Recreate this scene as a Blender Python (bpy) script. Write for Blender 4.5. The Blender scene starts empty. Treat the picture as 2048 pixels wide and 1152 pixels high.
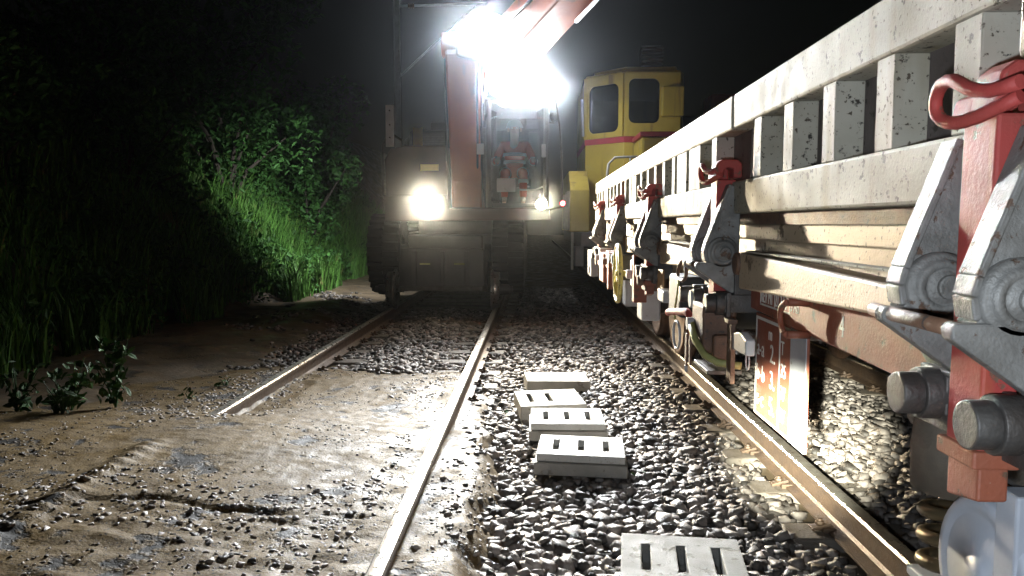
import bpy, bmesh, math, random
import numpy as np
from mathutils import Vector, Matrix, Euler, noise
R = math.radians
random.seed(7); rng = np.random.default_rng(7)
scene = bpy.context.scene
C = scene.collection

# ------------------------------------------------------------ camera, world, exposure
cam_d = bpy.data.cameras.new('camera'); cam = bpy.data.objects.new('camera', cam_d); C.objects.link(cam)
cam.location = (0, 0, 1.39)
cam.rotation_euler = (R(90 - 4.668), 0, R(1.59))
cam_d.sensor_width = 36; cam_d.lens = 36 * 1580 / 2048
cam_d.clip_start = 0.05; cam_d.clip_end = 500
scene.camera = cam
world = bpy.data.worlds.new('World'); scene.world = world; world.use_nodes = True
wn = world.node_tree
sky = wn.nodes.new('ShaderNodeTexSky'); sky.sky_type = 'NISHITA'; sky.sun_disc = False
sky.sun_elevation = R(1.0); sky.sun_rotation = R(200)
wn.links.new(sky.outputs[0], wn.nodes['Background'].inputs[0])
wn.nodes['Background'].inputs[1].default_value = 0.0015
scene.view_settings.view_transform = 'Standard'; scene.view_settings.look = 'None'
scene.view_settings.exposure = 0; scene.view_settings.gamma = 1
scene.view_settings.use_curve_mapping = False
scene.render.engine = 'CYCLES'
cy = scene.cycles
cy.use_denoising = True; cy.max_bounces = 6; cy.diffuse_bounces = 3; cy.glossy_bounces = 3
cy.transparent_max_bounces = 12; cy.volume_bounces = 0; cy.transmission_bounces = 4
cy.sample_clamp_indirect = 4; cy.use_light_tree = True
cy.caustics_reflective = False; cy.caustics_refractive = False

# the torch in the photographer's hand: a tight beam with a dimmer spill
def spot(name, loc, target, watt, angle, blend, col, radius=.03, parent=None):
    l = bpy.data.lights.new(name, 'SPOT'); l.energy = watt; l.spot_size = R(angle); l.spot_blend = blend
    l.color = col; l.shadow_soft_size = radius
    o = bpy.data.objects.new(name, l); C.objects.link(o)
    d = Vector(target) - Vector(loc)
    o.rotation_euler = d.to_track_quat('-Z', 'Y').to_euler()
    o.location = Vector(loc) - (WL[parent.name] if parent else Vector())
    if parent: o.parent = parent
    return o
WL = {}
spot('hand_torch_beam', (-.10, -.06, 1.30), (1.82, 5.25, .0), 14000, 12.0, 1.0, (1, 1, .82), .02)
spot('hand_torch_spill', (-.10, -.06, 1.30), (1.15, 2.2, .8), 100, 120, 1.0, (.80, .90, 1), .02)

# ------------------------------------------------------------ helpers
class MB:
    def __init__(s): s.v = []; s.f = []; s.sm = []
    def add(s, vs, fs, smooth=False):
        b = len(s.v); s.v += [tuple(p) for p in vs]
        for f in fs: s.f.append(tuple(b + i for i in f)); s.sm.append(smooth)
        return s
    def hexa(s, p):
        return s.add(p, [(0,3,2,1),(4,5,6,7),(0,1,5,4),(1,2,6,5),(2,3,7,6),(3,0,4,7)])
    def box(s, x0, x1, y0, y1, z0, z1):
        return s.hexa([(x0,y0,z0),(x1,y0,z0),(x1,y1,z0),(x0,y1,z0),(x0,y0,z1),(x1,y0,z1),(x1,y1,z1),(x0,y1,z1)])
    def obox(s, c, sx, sy, sz, rot):
        m = Euler(rot).to_matrix(); c = Vector(c)
        q = [(-1,-1,-1),(1,-1,-1),(1,1,-1),(-1,1,-1),(-1,-1,1),(1,-1,1),(1,1,1),(-1,1,1)]
        return s.hexa([c + m @ Vector((a*sx/2, b*sy/2, d*sz/2)) for a, b, d in q])
    def beam(s, p0, p1, w0, h0, w1=None, h1=None, up=(0,0,1)):
        p0, p1 = Vector(p0), Vector(p1); d = (p1-p0).normalized()
        r = d.cross(Vector(up)).normalized(); u = r.cross(d)
        w1 = w1 or w0; h1 = h1 or h0; pts = []
        for p, w, h in ((p0,w0,h0),(p1,w1,h1)):
            pts += [p-r*w/2-u*h/2, p+r*w/2-u*h/2, p+r*w/2+u*h/2, p-r*w/2+u*h/2]
        return s.hexa([pts[0],pts[1],pts[5],pts[4],pts[3],pts[2],pts[6],pts[7]])
    def cyl(s, p0, p1, r0, r1=None, n=18, caps=True):
        p0, p1 = Vector(p0), Vector(p1); r1 = r0 if r1 is None else r1
        d = (p1-p0).normalized(); a = d.orthogonal().normalized(); b = d.cross(a)
        vs = []
        for p, r in ((p0,r0),(p1,r1)):
            vs += [p + (a*math.cos(2*math.pi*i/n) + b*math.sin(2*math.pi*i/n))*r for i in range(n)]
        s.add(vs, [(i, (i+1)%n, n+(i+1)%n, n+i) for i in range(n)], True)
        if caps: s.add(vs, [tuple(range(n-1,-1,-1)), tuple(range(n,2*n))])
        return s
    def lathe(s, o, axis, prof, n=28):            # prof: list of (radius, distance along axis)
        o = Vector(o); d = Vector(axis).normalized(); a = d.orthogonal().normalized(); b = d.cross(a)
        for (r0,h0),(r1,h1) in zip(prof, prof[1:]):
            vs = []
            for r, h in ((r0,h0),(r1,h1)):
                vs += [o + d*h + (a*math.cos(2*math.pi*i/n)+b*math.sin(2*math.pi*i/n))*max(r,1e-4) for i in range(n)]
            s.add(vs, [(i,(i+1)%n,n+(i+1)%n,n+i) for i in range(n)], True)
        return s
    def tube(s, path, r, n=8, closed=False):
        P = [Vector(p) for p in path]; N = len(P); a = None; rings = []
        for i, p in enumerate(P):
            t = (P[(i+1)%N]-P[i-1]) if closed else (P[min(i+1,N-1)]-P[max(i-1,0)])
            t.normalize()
            a = t.orthogonal().normalized() if a is None else (a - t*a.dot(t)).normalized()
            b = t.cross(a); rr = r[i] if isinstance(r, (list,tuple)) else r
            rings.append([p + (a*math.cos(2*math.pi*k/n)+b*math.sin(2*math.pi*k/n))*rr for k in range(n)])
        vs = [q for g in rings for q in g]
        M = N if closed else N-1
        s.add(vs, [(i*n+k, i*n+(k+1)%n, ((i+1)%N)*n+(k+1)%n, ((i+1)%N)*n+k) for i in range(M) for k in range(n)], True)
        if not closed: s.add(vs, [tuple(range(n-1,-1,-1)), tuple(range((N-1)*n, N*n))])
        return s
    def prism(s, poly, axis, a, b):               # poly in the plane across the axis
        def P(u, v, w): return {'x':(w,u,v),'y':(u,w,v),'z':(u,v,w)}[axis]
        n = len(poly)
        return s.add([P(u,v,a) for u,v in poly]+[P(u,v,b) for u,v in poly],
                     [tuple(range(n-1,-1,-1)), tuple(range(n,2*n))]+[(i,(i+1)%n,n+(i+1)%n,n+i) for i in range(n)])
    def slab(s, xs, ys, z0, z1, holes):           # slab with rectangular cells left out
        nx, ny = len(xs)-1, len(ys)-1
        keep = lambda i, j: 0 <= i < nx and 0 <= j < ny and (i,j) not in holes
        W = ny+1; vs = [(x,y,z0) for x in xs for y in ys]+[(x,y,z1) for x in xs for y in ys]; o = len(xs)*W
        fs = []
        for i in range(nx):
            for j in range(ny):
                if not keep(i,j): continue
                a,b,c,d = i*W+j,(i+1)*W+j,(i+1)*W+j+1,i*W+j+1
                fs += [(a,d,c,b),(o+a,o+b,o+c,o+d)]
                for (p,q),(ii,jj) in (((a,b),(i,j-1)),((b,c),(i+1,j)),((c,d),(i,j+1)),((d,a),(i-1,j))):
                    if not keep(ii,jj): fs.append((p,q,o+q,o+p))
        return s.add(vs, fs)
    def build(s, name, mat, parent=None, bevel=0, kind=None, matrix=None):
        v = np.array(s.v, float)
        if matrix is not None: v = v @ np.array(matrix.to_3x3()).T + np.array(matrix.translation)
        c = (v.max(0)+v.min(0))/2
        me = bpy.data.meshes.new(name); me.from_pydata((v-c).tolist(), [], s.f)
        me.polygons.foreach_set('use_smooth', s.sm)
        bm = bmesh.new(); bm.from_mesh(me); bmesh.ops.remove_doubles(bm, verts=bm.verts, dist=1e-5)
        bmesh.ops.recalc_face_normals(bm, faces=bm.faces); bm.to_mesh(me); bm.free()
        o = place(name, me, mat, Vector(c), parent)
        if bevel:
            m = o.modifiers.new('bevel', 'BEVEL'); m.width = bevel; m.segments = 2; m.limit_method = 'ANGLE'; m.angle_limit = R(40)
        if kind: o['kind'] = kind
        return o
def place(name, me, mat, wloc, parent=None):
    o = bpy.data.objects.new(name, me); C.objects.link(o)
    if mat and not me.materials: me.materials.append(mat)
    WL[o.name] = Vector(wloc)
    if parent: o.parent = parent; o.location = Vector(wloc) - WL[parent.name]
    else: o.location = wloc
    return o
def tag(o, label, cat, group=None):
    o['label'] = label; o['category'] = cat
    if group: o['group'] = group
    return o
def thing(name, loc, label, cat, group=None):
    o = bpy.data.objects.new(name, None); C.objects.link(o); o.location = loc; o.empty_display_size = .3
    WL[o.name] = Vector(loc)
    return tag(o, label, cat, group)
def copy_tree(o, parent, delta):
    c = o.copy(); C.objects.link(c); WL[c.name] = WL[o.name] + Vector(delta)
    c.parent = parent
    c.location = WL[c.name] - (WL[parent.name] if parent else Vector())
    for ch in list(o.children): copy_tree(ch, c, delta)
    return c
def text(body, size, parent, y, z, x, mat, sx=1.0, name='lettering'):
    cu = bpy.data.curves.new('lettering', 'FONT'); cu.body = body; cu.size = size; cu.extrude = .0006
    t = bpy.data.objects.new('t', cu); me = bpy.data.meshes.new_from_object(t); bpy.data.objects.remove(t)
    n = len(me.vertices); co = np.empty(n*3); me.vertices.foreach_get('co', co); co = co.reshape(-1,3)
    w = np.stack([-co[:,2], -co[:,0]*sx, co[:,1]], 1)     # reads left to right seen from the track side
    me.vertices.foreach_set('co', w.ravel()); me.update(); me.materials.clear()
    return place(name, me, mat, Vector((x, y, z)), parent)

# ------------------------------------------------------------ materials
MATS = {}
def mat(name, c1, c2=None, scale=4, rough=.5, rough2=None, metal=0, bump=0, bscale=60, spots=None, streak=None, spec=.5, coat=0, island=0, fleck=None):
    if name in MATS: return MATS[name]
    m = bpy.data.materials.new(name); m.use_nodes = True; MATS[name] = m
    nt = m.node_tree; N = nt.nodes; L = nt.links; b = N['Principled BSDF']
    g = N.new('ShaderNodeNewGeometry'); pos = g.outputs['Position']
    def noi(sc, det=6, vec=pos, ro=.55):
        n = N.new('ShaderNodeTexNoise'); n.inputs['Scale'].default_value = sc; n.inputs['Detail'].default_value = det
        n.inputs['Roughness'].default_value = ro; L.new(vec, n.inputs['Vector']); return n.outputs['Fac']
    def ramp(src, a, z):
        r = N.new('ShaderNodeMapRange'); r.inputs['From Min'].default_value = a; r.inputs['From Max'].default_value = z
        L.new(src, r.inputs['Value']); return r.outputs['Result']
    def mix(fac, A, B):
        x = N.new('ShaderNodeMix'); x.data_type = 'RGBA'; L.new(fac, x.inputs['Factor'])
        for s, sock in ((A, x.inputs['A']), (B, x.inputs['B'])):
            if isinstance(s, tuple): sock.default_value = (*s, 1)
            else: L.new(s, sock)
        return x.outputs['Result']
    base = noi(scale); col = mix(ramp(base, .35, .68), c1, c2 or tuple(k*.7 for k in c1))
    if streak:
        mp = N.new('ShaderNodeMapping'); mp.inputs['Scale'].default_value = (1, 1, .12); L.new(pos, mp.inputs['Vector'])
        col = mix(ramp(noi(streak[1], 4, mp.outputs[0]), streak[2] if len(streak) > 2 else .52, .72), col, streak[0])
    sf = None
    if spots:
        sf = ramp(noi(spots[1], 5, pos, .65), spots[2], spots[2]+.05); col = mix(sf, col, spots[0])
    if fleck: col = mix(ramp(noi(fleck[1], 3), fleck[2], fleck[2]+.06), col, fleck[0])
    if island:
        hs = N.new('ShaderNodeHueSaturation'); L.new(col, hs.inputs['Color'])
        mr = N.new('ShaderNodeMapRange'); mr.inputs['To Min'].default_value = 1-island; mr.inputs['To Max'].default_value = 1+island
        L.new(g.outputs['Random Per Island'], mr.inputs['Value']); L.new(mr.outputs['Result'], hs.inputs['Value']); col = hs.outputs['Color']
    L.new(col, b.inputs['Base Color'])
    b.inputs['Roughness'].default_value = rough; b.inputs['Metallic'].default_value = metal
    b.inputs['Specular IOR Level'].default_value = spec; b.inputs['Coat Weight'].default_value = coat; b.inputs['Coat Roughness'].default_value = .12
    if rough2 is not None:
        mr = N.new('ShaderNodeMapRange'); mr.inputs['From Min'].default_value = .35; mr.inputs['From Max'].default_value = .65
        mr.inputs['To Min'].default_value = rough; mr.inputs['To Max'].default_value = rough2
        L.new(noi(scale*2.3), mr.inputs['Value']); L.new(mr.outputs['Result'], b.inputs['Roughness'])
    if bump:
        bp = N.new('ShaderNodeBump'); bp.inputs['Strength'].default_value = bump; bp.inputs['Distance'].default_value = .01
        h = noi(bscale, 8)
        if sf is not None:
            ad = N.new('ShaderNodeMath'); ad.operation = 'SUBTRACT'; L.new(h, ad.inputs[0]); L.new(sf, ad.inputs[1]); h = ad.outputs[0]
        L.new(h, bp.inputs['Height']); L.new(bp.outputs['Normal'], b.inputs['Normal'])
    return m
def emis(name, col, strength):
    if name in MATS: return MATS[name]
    m = bpy.data.materials.new(name); m.use_nodes = True; MATS[name] = m
    b = m.node_tree.nodes['Principled BSDF']; b.inputs['Base Color'].default_value = (*col, 1)
    b.inputs['Emission Color'].default_value = (*col, 1); b.inputs['Emission Strength'].default_value = strength
    return m
def glass(name, tint=(.85,.9,.9), refl=.12):
    if name in MATS: return MATS[name]
    m = bpy.data.materials.new(name); m.use_nodes = True; MATS[name] = m
    nt = m.node_tree; N = nt.nodes; L = nt.links
    t = N.new('ShaderNodeBsdfTransparent'); t.inputs[0].default_value = (*tint, 1)
    g = N.new('ShaderNodeBsdfGlossy'); g.inputs['Roughness'].default_value = .06
    fr = N.new('ShaderNodeFresnel'); fr.inputs[0].default_value = 1.5
    mx = N.new('ShaderNodeMixShader'); L.new(fr.outputs[0], mx.inputs[0]); L.new(t.outputs[0], mx.inputs[1]); L.new(g.outputs[0], mx.inputs[2])
    L.new(mx.outputs[0], N['Material Output'].inputs['Surface'])
    return m
board = mat('board_paint', (.41,.39,.335), (.30,.28,.22), 5, .65, .8, spec=.2, bump=.12, bscale=120, spots=((.045,.04,.035), 30, .60), streak=((.20,.165,.10), 8, .53), fleck=((.08,.065,.05), 80, .62))
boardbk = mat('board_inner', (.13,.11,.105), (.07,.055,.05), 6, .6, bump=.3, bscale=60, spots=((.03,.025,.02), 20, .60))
armgrey = mat('arm_grey', (.22,.215,.205), (.12,.115,.105), 16, .45, .7, bump=.3, bscale=150, spots=((.10,.06,.04), 30, .585), metal=.2)
redpaint = mat('red_paint', (.36,.05,.045), (.29,.055,.045), 9, .55, .7, bump=.2, bscale=120, spots=((.16,.085,.06), 22, .60), streak=((.36,.10,.05), 12, .6), spec=.3)
oxide = mat('oxide_red', (.30,.085,.045), (.24,.085,.05), 8, .5, .62, bump=.2, bscale=110, spots=((.11,.075,.05), 16, .60), fleck=((.42,.36,.28), 90, .72))
tanpaint = mat('sole_bar_tan', (.54,.44,.32), (.44,.34,.23), 5, .55, bump=.25, bscale=100, spots=((.13,.09,.055), 9, .60), fleck=((.09,.065,.04), 60, .62))
steel = mat('dark_steel', (.10,.095,.09), (.06,.05,.045), 14, .45, .6, metal=.5, bump=.25, bscale=120)
rust = mat('rusty_steel', (.16,.085,.05), (.09,.055,.04), 12, .55, .7, bump=.3, bscale=130, fleck=((.05,.04,.035), 50, .6))
axgrey = mat('axle_box_grey', (.60,.64,.72), (.52,.56,.64), 10, .42, bump=.12, bscale=60, spots=((.20,.20,.20), 14, .66), coat=.3)
bogie_m = mat('bogie_dirt', (.16,.135,.105), (.10,.085,.07), 9, .55, .7, bump=.3, bscale=90)
brass = mat('spring_steel', (.24,.19,.11), (.14,.11,.07), 14, .35, metal=.7)
white = mat('white_paint', (.78,.77,.72), (.70,.68,.62), 14, .5)
yellowp = mat('loco_yellow', (.52,.40,.07), (.44,.33,.06), 3, .32, .5, bump=.05, bscale=30, streak=((.25,.18,.06), 5, .58), coat=.3)
palegrey = mat('pale_grey_paint', (.50,.50,.52), (.40,.40,.42), 7, .5, spots=((.2,.16,.12), 12, .64))
black = mat('black_rubber', (.022,.022,.022), (.014,.014,.014), 10, .65, bump=.2, bscale=60)
yrim = mat('hand_wheel_yellow', (.55,.47,.12), (.40,.33,.10), 20, .4, fleck=((.15,.1,.05), 50, .6))
hose_m = mat('hose_yellow_green', (.42,.42,.16), (.30,.30,.12), 25, .5)
exred = mat('excavator_orange', (.48,.10,.03), (.40,.08,.03), 4, .4, .55, bump=.1, bscale=50, streak=((.20,.07,.04), 4, .56), coat=.2)
exdark = mat('excavator_dark_red', (.065,.026,.02), (.045,.02,.017), 4, .5, bump=.15, bscale=50)
exgrey = mat('excavator_grey', (.045,.042,.042), (.028,.026,.026), 5, .45, bump=.15, bscale=50)
yellow_s = mat('yellow_sticker', (.70,.50,.05), (.6,.42,.05), 10, .5)
concrete = mat('concrete', (.47,.45,.41), (.37,.35,.31), 9, .62, .8, bump=.35, bscale=130, spots=((.27,.25,.21), 14, .60), fleck=((.20,.19,.17), 120, .66))
sleeper_m = mat('sleeper_concrete', (.20,.175,.145), (.13,.11,.09), 9, .5, .7, bump=.35, bscale=110, spots=((.12,.095,.07), 15, .58))
railside = mat('rail_rust', (.13,.085,.055), (.085,.06,.045), 12, .45, .62, metal=.25, bump=.25, bscale=120)
railtop = mat('rail_head_worn', (.40,.38,.34), (.27,.23,.19), 12, .25, .42, metal=.75, bump=.12, bscale=90)
stone_m = mat('ballast_stone', (.27,.24,.215), (.10,.086,.078), 14, .42, .75, bump=.35, bscale=140, island=.85, fleck=((.09,.06,.045), 25, .64))
grass_m = mat('grass', (.075,.17,.03), (.05,.13,.022), 1.2, .6, island=.6, spec=.25, spots=((.13,.13,.045), 1.8, .60))
leaf_m = mat('leaf', (.035,.10,.02), (.022,.065,.014), 2, .62, island=.45, spec=.25)
bark = mat('bark', (.04,.03,.02), (.025,.02,.014), 20, .8, bump=.4, bscale=60)

# ------------------------------------------------------------ terrain
def fbm(x, y, s, o=4, seed=0.):
    return noise.fractal(Vector((x*s+seed, y*s-seed*.7, seed)), 1.0, 2.0, o)
def bank_edge(y): return -4.75 + .045*max(0, y-12) + .25*math.sin(y*.55)
def ground_z(x, y):
    e = bank_edge(y); z = -.045
    if x < -2.7: z += min(1, (-2.7-x)/.6)*.10 + .05*fbm(x, y, 1.3, 4, 3)
    if x < e: t = e-x; z += min(t, 4.5)*1.1*min(1, .35+t) + max(0, t-4.5)*.35 + .12*fbm(x, y, .9, 3, 9)
    if x > 4.6: z -= min(.5, (x-4.6)*.3)
    return z
xs = sorted(set(np.round(np.concatenate([np.linspace(-42,-8,18), np.arange(-8,-2.4,.12), np.arange(-2.4,5,.4), np.linspace(5,42,16)]), 3)))
ys = sorted(set(np.round(np.concatenate([np.linspace(-12,1,10), np.arange(1,22,.14), np.linspace(22,100,40)]), 3)))
nx, ny = len(xs), len(ys)
gv = [(x, y, ground_z(x, y)) for x in xs for y in ys]
gf = [(i*ny+j, (i+1)*ny+j, (i+1)*ny+j+1, i*ny+j+1) for i in range(nx-1) for j in range(ny-1)]
soil = mat('wet_soil', (.17,.125,.075), (.085,.065,.045), 1.7, .35, .75, bump=.6, bscale=22, spots=((.06,.05,.04), 3.5, .57))
def sheet(name, v, f, m, smooth=True):
    me = bpy.data.meshes.new(name); me.from_pydata(v, [], f); me.polygons.foreach_set('use_smooth', [smooth]*len(f))
    o = place(name, me, m, (0,0,0)); o['kind'] = 'structure'; return o
ground = sheet('ground', gv, gf, soil)

# mud that washed over the left-hand track
RT = .172; XL, XR = (-2.06, -.555), (1.385, 2.89)
def crack_y(x): return 3.27 + .10*fbm(x, 0, 1.7, 4, 5) + .05*math.sin(x*3)
def sst(a, b, t): t = min(1, max(0, (t-a)/(b-a))); return t*t*(3-2*t)
def mud_z(x, y):
    n = fbm(x, y, .8, 5, 1); wx = x+.25*fbm(x, y, 1.1, 3, 17); f = fbm(wx*1.0, y*2.2+wx, 1.5, 5, 23); g = fbm(x, y, 9, 4, 40)
    k = sst(8.5+.3*n, 6.2, y)                                   # how deep the mud lies towards the camera
    if x <= XR[0] and x > XL[1]+.0:                             # between the tracks
        z = .085*sst(5.6, 3.9, y+.3*n) + .02
        z += .004*n + .006*g + .004*fbm(x, y, 26, 2, 90)
        z -= sst(-.34, -.08, x + .06*fbm(x, y, 3, 3, 8) + .10*sst(4.2, 6.5, y))*.17
        z -= sst(6.2, 7.0, y)*.2
        return z
    c = sst(XL[1], XL[0], x)
    z = -.06 + k*(.135 + .075*sst(6.1, 4.7, y)*c + .05*sst(5.6, 4.2, y)) + .004*f*k + .006*n*k + .005*g + .004*fbm(x, y, 26, 2, 90)
    if x > XL[1]-.22: z = min(z, .150 + .012*g)
    if y < 4.3: z += .032*math.exp(-((x-XL[0])/.07)**2)*sst(4.35, 4.0, y)*(1+.22*math.sin(y*62))
    if x > XL[0]: z = min(z, .05+.10*sst(XL[0]+.12, XL[0]+.5, x)+.02*f+.2*sst(5.5, 4.5, y))
    if x < XL[0]: z = min(z, .10+.02*f+.2*sst(5.4, 4.6, y))
    if x < -2.6: z -= (-2.6-x)*.02 - .025*n
    z -= (.010*sst(crack_y(x)+.012, crack_y(x)-.012, y) + (.010+.010*fbm(x,1,2.5,3,6))*math.exp(-((y-crack_y(x))/.016)**2))*sst(-2.6, -1.9, x)*sst(-.62, -.8, x)
    if y < crack_y(x): z += .012*fbm(x+y, y*3, 3, 4, 60)
    z -= max(0, sst(-3.7, -4.6, x))*.12
    return z
sx, sy = .018, .02
mxs = np.concatenate([np.arange(-4.7, -2.6, .035), np.arange(-2.6, -.10, sx)]); mys = np.concatenate([np.arange(1.2, 5.2, .017), np.arange(5.2, 9.0, .03)])
my = len(mys)
mv = [(x, y, mud_z(x, y)) for x in mxs for y in mys]
mf = [(i*my+j, (i+1)*my+j, (i+1)*my+j+1, i*my+j+1) for i in range(len(mxs)-1) for j in range(my-1)]
mud_m = mat('wet_mud', (.165,.112,.047), (.115,.078,.034), 3.0, .42, .80, bump=.5, bscale=80, spots=((.036,.034,.032), 3.6, .56), fleck=((.026,.022,.018), 75, .58), spec=.28)
mud = sheet('mud', mv, mf, mud_m)

# ------------------------------------------------------------ tracks
def rail_profile(x):
    h = [(-.070,.013),(-.070,.022),(-.020,.036),(-.009,.050),(-.009,.122),(-.033,.136),(-.035,.160),(-.028,.1705),(-.014,RT)]
    return [(x+a, z) for a, z in h] + [(x-a, z) for a, z in reversed(h)]
def track(name, rails, label, y0s, end):
    t = bpy.data.objects.new(name, None); C.objects.link(t); cx = sum(rails)/2; t.location = (cx, 0, 0); WL[t.name] = Vector((cx,0,0)); t['kind'] = 'structure'
    for x in rails:
        b = MB(); b.prism(rail_profile(x), 'y', -6, end); o = b.build('rail', railside, t)
        o.data.materials.append(railtop)
        for p in o.data.polygons:
            if p.normal.z > .5 and p.center.z + WL[o.name].z > .16: p.material_index = 1
    p = MB(); cxs = [(-1.0+.0, -.08), (-.985, .004), (.985, .004), (1.0, -.08)]
    p.hexa([(cx-1.03,-.125,-.13),(cx+1.03,-.125,-.13),(cx+1.03,.125,-.13),(cx-1.03,.125,-.13),(cx-1.0,-.10,.010),(cx+1.0,-.10,.010),(cx+1.0,.10,.010),(cx-1.0,.10,.010)])
    s0 = p.build('sleeper', sleeper_m, t, .012)
    clips = []
    for x in rails:
        for s in (-1, 1):
            q = MB(); q.box(x+s*.062-.028, x+s*.062+.028, -.045, .045, .011, .034)
            q.beam((x+s*.05,0,.046), (x+s*.135,0,.022), .05, .014)
            q.cyl((x+s*.095,0,.012), (x+s*.095,0,.066), .012, n=8); q.cyl((x+s*.095,0,.040), (x+s*.095,0,.056), .021, n=6)
            clips.append(q.build('rail_clip', railside, s0, .002))
    first = True
    for y in y0s:
        if first: s0.location.y += y; WL[s0.name].y += y; first = False; base = y; [WL[c.name].__setitem__(1, WL[c.name].y+y) for c in clips]
        else: copy_tree(s0, t, (0, y-base, 0))
    return t
left_track = track('railway_track', XL, '', [6.05+.6*i for i in range(24)], 60)
right_track = track('railway_track', XR, '', [2.30+.6*i for i in range(28)], 60)

# ------------------------------------------------------------ concrete covers between the tracks
SLABS = []
lid_white = mat('pale_lid', (.74,.73,.70), (.64,.63,.59), 9, .5, .7, bump=.25, bscale=140, spots=((.46,.43,.37), 13, .61), fleck=((.40,.37,.33), 80, .64))
def cover(name, cx, cyy, w, d, rot, z0, zt, label, lid=True, slots=3, tilt=(0,0), cm=None):
    SLABS.append((cx, cyy, w, d, rot))
    t = thing(name, (cx, cyy, z0), label, 'concrete cover', 'concrete duct covers laid between the tracks')
    M = Matrix.Translation((cx, cyy, 0)) @ Matrix.Rotation(R(rot), 4, 'Z') @ Matrix.Rotation(R(tilt[0]), 4, 'X') @ Matrix.Rotation(R(tilt[1]), 4, 'Y')
    zm = zt - .042 if lid else z0
    if lid:
        b = MB(); b.box(-w/2-.012, w/2+.012, -d/2-.022, d/2+.012, z0, zm-.002); b.build('base_block', concrete, t, .007, matrix=M)
    hx = [-w/2, w/2]; hy = [-d/2, w and d/2]; holes = set()
    if slots:
        cs = [-.14*w/.48, .0, .14*w/.48][:slots]
        hx = [-w/2] + [k for c in cs for k in (c-.017, c+.017)] + [w/2]; hy = [-d/2, -d*.25, d*.27, d/2]
        holes = {(1+2*i, 1) for i in range(slots)}
    b = MB(); b.slab(hx, hy, zm, zt, holes); b.build('lid', lid_white if lid else cm or concrete, t, .005, matrix=M)
    if slots and not lid:
        b = MB(); b.box(-w/2+.02, w/2-.02, -d/2+.02, d/2-.02, z0-.03, z0-.002); b.build('slot_floor', concrete, t, matrix=M)
    return t
cover('duct_cover', .19, 6.58, .52, .40, 5, .0, .105, 'plain concrete cover without slots, last of the row towards the excavator', lid=False, slots=0, tilt=(0,1))
cover('duct_cover', .115, 5.74, .47, .52, 7, .0, .115, 'concrete cover with worn shallow slots behind the first white-lit lid', lid=False, slots=2, tilt=(0,-1))
cover('duct_cover', .22, 5.14, .475, .43, 0, .015, .125, 'three-slot lid on a base block, skewed against the worn cover behind it')
cover('duct_cover', .27, 4.43, .485, .40, -4, .015, .128, 'three-slot lid on a base block with a weed at its corner', tilt=(0,1))
dim_c = mat('dim_light_concrete', (.25,.245,.225), (.18,.175,.16), 7, .6, .8, bump=.4, bscale=120, spots=((.13,.12,.10), 11, .58), fleck=((.10,.095,.085), 110, .64))  # base colour darkened for the weaker lamp light on the nearest cover
cover('duct_cover', .575, 2.97, .47, .46, -7, .02, .10, 'flat grey three-slot cover lying alone in the ballast, toned down for weak light', lid=False, cm=dim_c)

# ------------------------------------------------------------ ballast
hulls = []
for k in range(14):
    bm = bmesh.new()
    for a in (-1, 1):
        for b in (-1, 1):
            for c in (-1, 1): bm.verts.new((a*random.uniform(.45,1.05), b*random.uniform(.35,.75), c*random.uniform(.25,.55)))
    for q in range(2): bm.verts.new((random.uniform(-1.1,1.1), random.uniform(-.7,.7), random.choice((-.55,.55))))
    bmesh.ops.convex_hull(bm, input=bm.verts)
    for v in [v for v in bm.verts if not v.link_faces]: bm.verts.remove(v)
    bmesh.ops.triangulate(bm, faces=bm.faces); bm.verts.index_update()
    hulls.append((np.array([v.co[:] for v in bm.verts]), np.array([[v.index for v in f.verts] for f in bm.faces])))
    bm.free()
def in_slab(x, y, m=.0):
    for cx, c2, w, d, rot in SLABS:
        a = R(-rot); dx, dy = x-cx, y-c2; u = dx*math.cos(a)-dy*math.sin(a); v = dx*math.sin(a)+dy*math.cos(a)
        if abs(u) < w/2+m and abs(v) < d/2+m: return True
    return False
def near_sleeper(x, y):
    for rails, y0 in ((XL, 6.05), (XR, 2.30)):
        c = sum(rails)/2; d = abs(x-c)
        if d < 1.0 and abs((y-y0+.3) % .6 - .3) < .13 and y > y0-.2 and (d > .44 + (.10 if c > 0 else 0)): return True
        if any(abs(x-r) < .10 for r in rails): return True
    return False
stones = []
def strew(x0, x1, y0, y1, sp, zf, keep=lambda x, y: True, size=(.018,.042)):
    for x in np.arange(x0, x1, sp):
        for y in np.arange(y0, y1, sp):
            px, py = x+rng.uniform(-.6,.6)*sp, y+rng.uniform(-.6,.6)*sp
            if not keep(px, py) or in_slab(px, py, -.008) or near_sleeper(px, py): continue
            s = rng.uniform(*size)*(1.35 if rng.random() < .08 else 1)
            stones.append((px, py, zf(px, py)+rng.uniform(-.010,.016), s))
mudh = lambda x, y: mud_z(x, y)
bz = lambda x, y: -.012 + .018*fbm(x, y, 1.6, 3, 4)
strew(-.47, 1.30, 2.0, 7.5, .043, bz, lambda x, y: mudh(x, y) < .0)
strew(-.47, 1.30, 7.5, 12.0, .052, bz)
strew(-.20, 1.30, 12, 17, .075, bz, size=(.03,.05))
strew(1.46, 2.82, 2.3, 9.0, .048, lambda x, y: bz(x, y)+.04*math.exp(-((x-2.13)/.42)**4)); strew(2.97, 3.7, 3.2, 9, .065, bz)
strew(1.46, 3.6, 9.0, 14, .075, bz, size=(.03,.05))
strew(-1.99, -.62, 6.6, 12.5, .045, lambda x, y: bz(x, y)-.005 + .045*math.exp(-((x+1.3)/.36)**4), lambda x, y: y > 6.9+.5*fbm(x, 0, 2, 3, 2))
strew(-3.05, -2.13, 6.9, 14, .055, lambda x, y: bz(x, y)-.02, lambda x, y: y > 7.4+.9*fbm(x, y, 1, 3, 2))
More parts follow.
